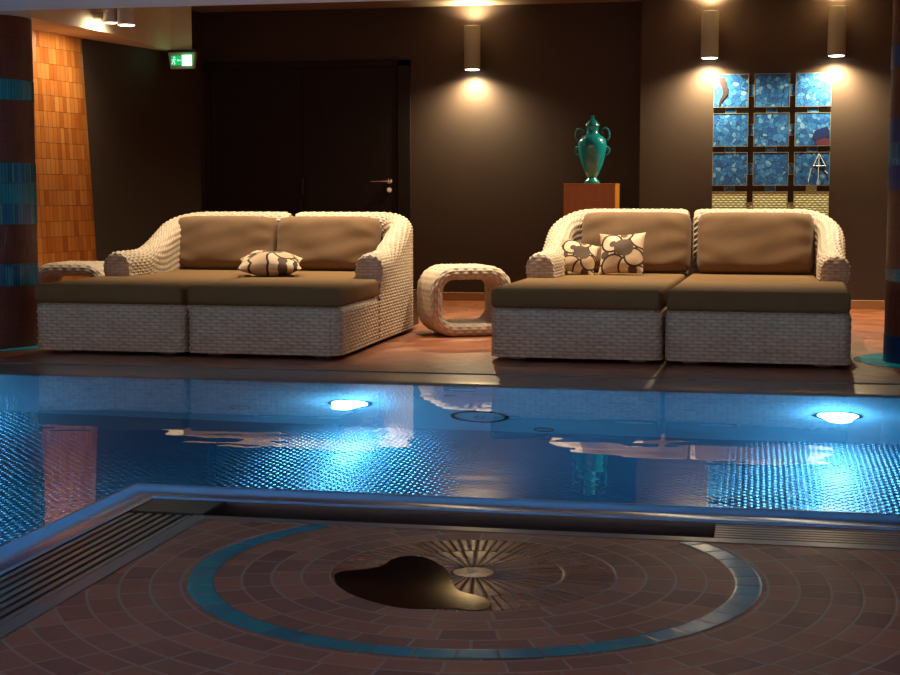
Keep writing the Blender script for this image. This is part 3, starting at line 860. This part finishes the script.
# ------------------------------------------------------------------ lamps
def spot(parent, name, loc, rot, e, ang, blend, col, r=.03):
    l = bpy.data.lights.new(name, 'SPOT'); l.energy = e; l.spot_size = math.radians(ang); l.spot_blend = blend; l.color = col; l.shadow_soft_size = r
    o = bpy.data.objects.new(name, l); COL.objects.link(o); o.location = loc; o.rotation_euler = rot
    if parent: o.parent = parent
    return o
WARM = (1, .78, .45)
def wall_lamp(x, yw, z0, z1, label, e=185, eu=90):
    r = empty('wall_lamp', (x, yw, z0), 0, label, 'wall lamp', 'cylinder wall lamps')
    h = z1-z0; R = .073; yc = -.115
    f = MB(); f.lathe([(R-.012, .012), (R-.004, .0), (R, .004), (R, h-.004), (R-.004, h), (R-.012, h-.012)], 40, 'Z', (0, yc, 0)); f.build('cylinder', M['lamp'], r, True)
    f = MB(); f.box(-.03, .03, yc+R-.01, 0, h*.35, h*.65, .004); f.build('bracket', M['lamp'], r)
    f = MB(); f.lathe([(.001, -.004), (R-.014, -.003), (R-.012, .010), (.001, .012)], 32, 'Z', (0, yc, 0)); f.build('lower_lens', M['bulb'], r)
    f = MB(); f.lathe([(.001, h-.012), (R-.014, h-.010), (R-.012, h-.002), (.001, h)], 32, 'Z', (0, yc, 0)); f.build('upper_lens', M['bulb_top'], r)
    spot(r, 'down_light', (0, yc, -.02), (math.radians(-4), 0, 0), e, 160, 1., WARM)
    spot(r, 'up_light', (0, yc, h+.02), (math.radians(184), 0, 0), eu, 160, 1., WARM)
    return r
wall_lamp(-2.465, YW, 2.05, 2.43, 'grey cylinder wall lamp alone on the dark wall near the door')
wall_lamp(-.392, YR, 2.085, 2.470, 'grey cylinder wall lamp at the upper left corner of the mirror panels', 195, 110)
wall_lamp(.633, YR, 2.085, 2.483, 'grey cylinder wall lamp at the upper right corner of the mirror panels', 195, 110)
# twin can on the bulkhead
r = empty('bulkhead_lamp', (-4.77, 11.0, 2.252), 0, 'twin metal can lamp on the beige bulkhead at upper left', 'lamp')
for dx, R, h, m, l in ((0, .070, .14, 'bulb', 'front can'), (-.125, .058, .125, 'bulb_top', 'rear can')):
    z0 = 0 if dx == 0 else .02
    f = MB(); f.lathe([(R-.01, z0+.01), (R-.003, z0), (R, z0+.004), (R, z0+h), (R-.01, z0+h)], 36, 'Z', (dx, 0, 0)); c = f.build('can', M['can'], r, True)
    f = MB(); f.lathe([(.001, z0-.006), (R-.012, z0-.003), (R-.010, z0+.010), (.001, z0+.011)], 32, 'Z', (dx, 0, 0)); f.build('lens', M[m], c)
f = MB(); f.box(-.30, -.16, -.02, .02, .05, .10, .004); f.build('bracket', M['chrome'], r)
spot(r, 'can_light', (-.07, 0, -.03), (0, math.radians(44), 0), 40, 115, .9, (1, .86, .62))

spot(r, 'rear_can_light', (-.10, 0, -.012), (0, math.radians(60), 0), 14, 150, 1., (1, .86, .62))
# ceiling downlights over the daybeds
for x, y, e in ((-3.95, 9.95, 150), (-2.95, 9.95, 165), (-1.95, 9.95, 190), (-.95, 10.05, 175), (.12, 10.05, 175), (1.05, 10.9, 210)):
    spot(None, 'ceiling_downlight', (x, y, 2.60), (math.radians(6), 0, 0), e*1.25, 96, .75, (1, .82, .58), .04)

# ------------------------------------------------------------------ exit sign
ex = empty('exit_sign', (-4.955, 12.63, 2.055), 0, 'green lit exit sign with running man and arrow under the bulkhead', 'exit sign')
f = MB(); f.box(-.135, .135, -.02, .04, .148, .165, .003); f.build('hanger', M['black'], ex)
f = MB()
fr = [(-.105, 0), (.105, 0), (.125, .14), (-.125, .14)]
a = [f.bm.verts.new((x, -.025, z)) for x, z in fr]; b = [f.bm.verts.new((x, .03, z)) for x, z in fr]
f.bm.faces.new(a); f.bm.faces.new(b[::-1])
for q in range(4): f.bm.faces.new((a[q], a[(q+1) % 4], b[(q+1) % 4], b[q]))
f.build('housing', M['signframe'], ex)
f = MB(); f.box(-.095, .005, -.029, -.024, .030, .112, .001); f.build('green_panel', M['sign'], ex)
f = MB(); f.box(.005, .092, -.029, -.024, .026, .116, .001); f.build('lit_panel', M['signglow'], ex)
f = MB()
f.lathe([(.001, -.032), (.007, -.032), (.007, -.028), (.001, -.028)], 14, 'Y', (-.066, 0, .098))
f.tube([(-.068, -.031, .086), (-.072, -.031, .064)], .005, 6); f.tube([(-.072, -.031, .064), (-.060, -.031, .052), (-.066, -.031, .036)], .0035, 6)
f.tube([(-.072, -.031, .064), (-.082, -.031, .052), (-.090, -.031, .040)], .0035, 6); f.tube([(-.068, -.031, .084), (-.054, -.031, .076), (-.050, -.031, .084)], .003, 6)
f.tube([(-.070, -.031, .084), (-.084, -.031, .078), (-.086, -.031, .066)], .003, 6)
f.build('running_man', M['signwhite'], ex)
f = MB(); f.tube([(-.040, -.031, .072), (-.006, -.031, .072)], .003, 6); f.tube([(-.028, -.031, .082), (-.040, -.031, .072), (-.028, -.031, .062)], .003, 6)
f.build('arrow', M['signwhite'], ex)
f = MB(); f.tube([(.030, -.031, .034), (.030, -.031, .106), (.064, -.031, .106), (.064, -.031, .034)], .003, 6); f.build('door_symbol', M['sign'], ex)
l = bpy.data.lights.new('sign_light', 'POINT'); l.energy = .12; l.color = (.15, 1, .35); l.shadow_soft_size = .04
o = bpy.data.objects.new('sign_light', l); COL.objects.link(o); o.parent = ex; o.location = (.05, -.09, .09)

# ------------------------------------------------------------------ pool lights, inlets
def pool_light(x, z, label, e):
    r = empty('pool_light', (x, 7.42, z), 0, label, 'pool light', 'underwater pool lights')
    f = MB(); f.lathe([(.096, -.002), (.099, -.012), (.114, -.010), (.118, .0)], 40, 'Y'); f.build('bezel', M['steel'], r, True)
    f = MB(); f.lathe([(.096, -.004), (.085, -.030), (.060, -.048), (.030, -.056), (.001, -.058)], 40, 'Y'); f.build('lens', M['poolbulb'], r, True)
    l = bpy.data.lights.new('pool_beam', 'AREA'); l.shape = 'DISK'; l.size = .15; l.energy = e*1.0; l.color = (.66, .82, 1)
    o = bpy.data.objects.new('pool_beam', l); COL.objects.link(o); o.parent = r; o.location = (0, -.075, 0); o.rotation_euler = (math.radians(-90+20), 0, 0)
    l = bpy.data.lights.new('pool_lamp', 'POINT'); l.shadow_soft_size = .06; l.energy = e*.36; l.color = (.62, .80, 1)
    o = bpy.data.objects.new('pool_lamp', l); COL.objects.link(o); o.parent = r; o.location = (0, -.13, 0); o.rotation_euler = (math.radians(-90+8), 0, 0)
pool_light(-2.028, -.70, 'glowing round underwater light below the left daybed', 55)
pool_light(.413, -.64, 'glowing round underwater light near the right column', 55)
pool_light(-4.47, -.70, 'glowing round underwater light left of the left column', 70)
def inlet(x, z, R, label):
    r = empty('pool_inlet', (x, 7.42, z), 0, label, 'pool inlet')
    f = MB(); f.lathe([(R*.86, -.002), (R*.88, -.014), (R, -.010), (R*1.02, 0)], 40, 'Y'); f.build('ring', M['dark'], r, True)
    f = MB(); f.lathe([(R*.86, -.003), (R*.5, -.010), (R*.3, -.010), (.001, -.010)], 40, 'Y'); f.build('cover', M['poolwall'], r, True)
    f = MB(); f.lathe([(R*.2, -.008), (R*.2, -.022), (R*.08, -.026), (.001, -.026)], 24, 'Y'); f.build('nozzle', M['chrome'], r, True)
inlet(-1.347, -.957, .150, 'large round inlet cover on the far pool wall')
inlet(-1.02, -1.235, .05, 'small inlet at the foot of the far pool wall')
inlet(-2.625, -.93, .06, 'small round inlet left of the left underwater light')
# lamps on the near pool wall light the far one
for x, z, e, tx in ((-1.15, -.75, 70, -1.15), (.35, -.6, 60, .45), (-3.6, -.7, 30, -4.2)):
    o = spot(None, 'pool_wall_lamp', (x, 4.62, z), (math.radians(90), 0, -math.atan2(tx-x, 2.8)), e, 42, .6, (.42, .78, 1), .06)

# ------------------------------------------------------------------ gratings
def grate(name, label, x0, x1, y0, y1, along):
    g = empty(name, ((x0+x1)/2, (y0+y1)/2, -.02), 0, label, 'drain grate', 'overflow grates')
    hx, hy = (x1-x0)/2, (y1-y0)/2
    f = MB(); n = 7
    for k in range(n):
        if along == 'Y':
            w_ = 2*hx/n; a = -hx+k*w_; f.box(a+.003, a+w_-.008, -hy, hy, 0, .018, .003)
        else:
            w_ = 2*hy/n; a = -hy+k*w_; f.box(-hx, hx, a+.003, a+w_-.008, 0, .018, .003)
    f.build('bars', M['gratebar'], g)
    L = hy if along == 'Y' else hx
    for k in range(int(L*2/.6)+1):
        t_ = -L+.03+k*.6; f = MB()
        if along == 'Y': f.box(-hx, hx, t_, t_+.012, -.02, 0)
        else: f.box(t_, t_+.012, -hy, hy, -.02, 0)
        f.build('cross_bar', M['dark'], g)
M['gratebar'] = plain('grate_bar', (.26, .22, .18, 1), .3, .75, .1, 30).m
grate('drain_grate', 'long slatted metal grate along the left pool edge', -1.836, -1.622, -3.1, 4.17, 'Y')
grate('drain_grate', 'slatted metal grate along the pool edge on the right', -.095, 4.15, 4.160, 4.372, 'X')
cp = MB(); cp.box(-1.83, -1.60, 4.178, 4.370, -.012, .002, .003)
o = cp.build('corner_plate', M['plate']); tag(o, 'dark metal plate covering the corner of the pool gutter', 'plate')

# puddle in the brick wheel
px_ = [(35, 175), (50, 155), (120, 150), (190, 140), (215, 115), (270, 105), (330, 115), (385, 150), (395, 185), (410, 210), (440, 222), (505, 235), (520, 262), (480, 275), (380, 265), (260, 270), (150, 245), (70, 215)]
FPX, YH, HC, VX = 1500., 195., .95, 305.
pit = math.atan((337.5-YH)/FPX); yaw = math.atan(VX*math.cos(pit)/FPX)
fw = Vector((-math.sin(yaw)*math.cos(pit), math.cos(yaw)*math.cos(pit), -math.sin(pit))); rt = Vector((math.cos(yaw), math.sin(yaw), 0)); up = rt.cross(fw)
def ground(x, y, z=0.):
    d = fw*FPX+rt*(x-450)-up*(y-337.5); return Vector((0, 0, HC))+d*((z-HC)/d.z)
pts = [ground(320+x/3, 520+y/3) for x, y in px_]
for _ in range(2):
    q = []
    for a, b in zip(pts, pts[1:]+pts[:1]): q += [a*.75+b*.25, a*.25+b*.75]
    pts = q
f = MB()
cen = sum(pts, Vector())/len(pts)
ring0 = [f.bm.verts.new((p.x, p.y, .0002)) for p in pts]
ring1 = [f.bm.verts.new((p.x+(cen.x-p.x)*.012, p.y+(cen.y-p.y)*.012, .0015)) for p in pts]
ring2 = [f.bm.verts.new((p.x+(cen.x-p.x)*.15, p.y+(cen.y-p.y)*.15, .0015)) for p in pts]
n = len(pts)
for a, b in ((ring0, ring1), (ring1, ring2)):
    for k in range(n): f.bm.faces.new((a[k], a[(k+1) % n], b[(k+1) % n], b[k]))
f.bm.faces.new(ring2); bmesh.ops.triangulate(f.bm, faces=[q for q in f.bm.faces if len(q.verts) > 4])
o = f.build('puddle', M['puddle']); tag(o, 'dark puddle of standing water on the circular brick floor', 'puddle')

# ------------------------------------------------------------------ world, camera, view
W = bpy.data.worlds.new('World'); S.world = W; W.use_nodes = True
bg = W.node_tree.nodes['Background']; bg.inputs[0].default_value = (.90, .50, .36, 1); bg.inputs[1].default_value = 1.8
cam = bpy.data.cameras.new('Camera'); co = bpy.data.objects.new('Camera', cam); COL.objects.link(co); S.camera = co
cam.sensor_width = 36; cam.lens = FPX/900*36; cam.clip_start = .05; cam.clip_end = 200
rotm = Matrix((rt, up, -fw)).transposed()
co.matrix_world = Matrix.Translation((0, 0, HC)) @ rotm.to_4x4()
S.view_settings.view_transform = 'Standard'; S.view_settings.look = 'None'; S.view_settings.gamma = 1; S.view_settings.use_curve_mapping = False
S.view_settings.exposure = 0
S.cycles.max_bounces = 10; S.cycles.transmission_bounces = 8; S.cycles.glossy_bounces = 5; S.cycles.diffuse_bounces = 4
S.cycles.caustics_reflective = False; S.cycles.caustics_refractive = True
S.cycles.sample_clamp_indirect = 6
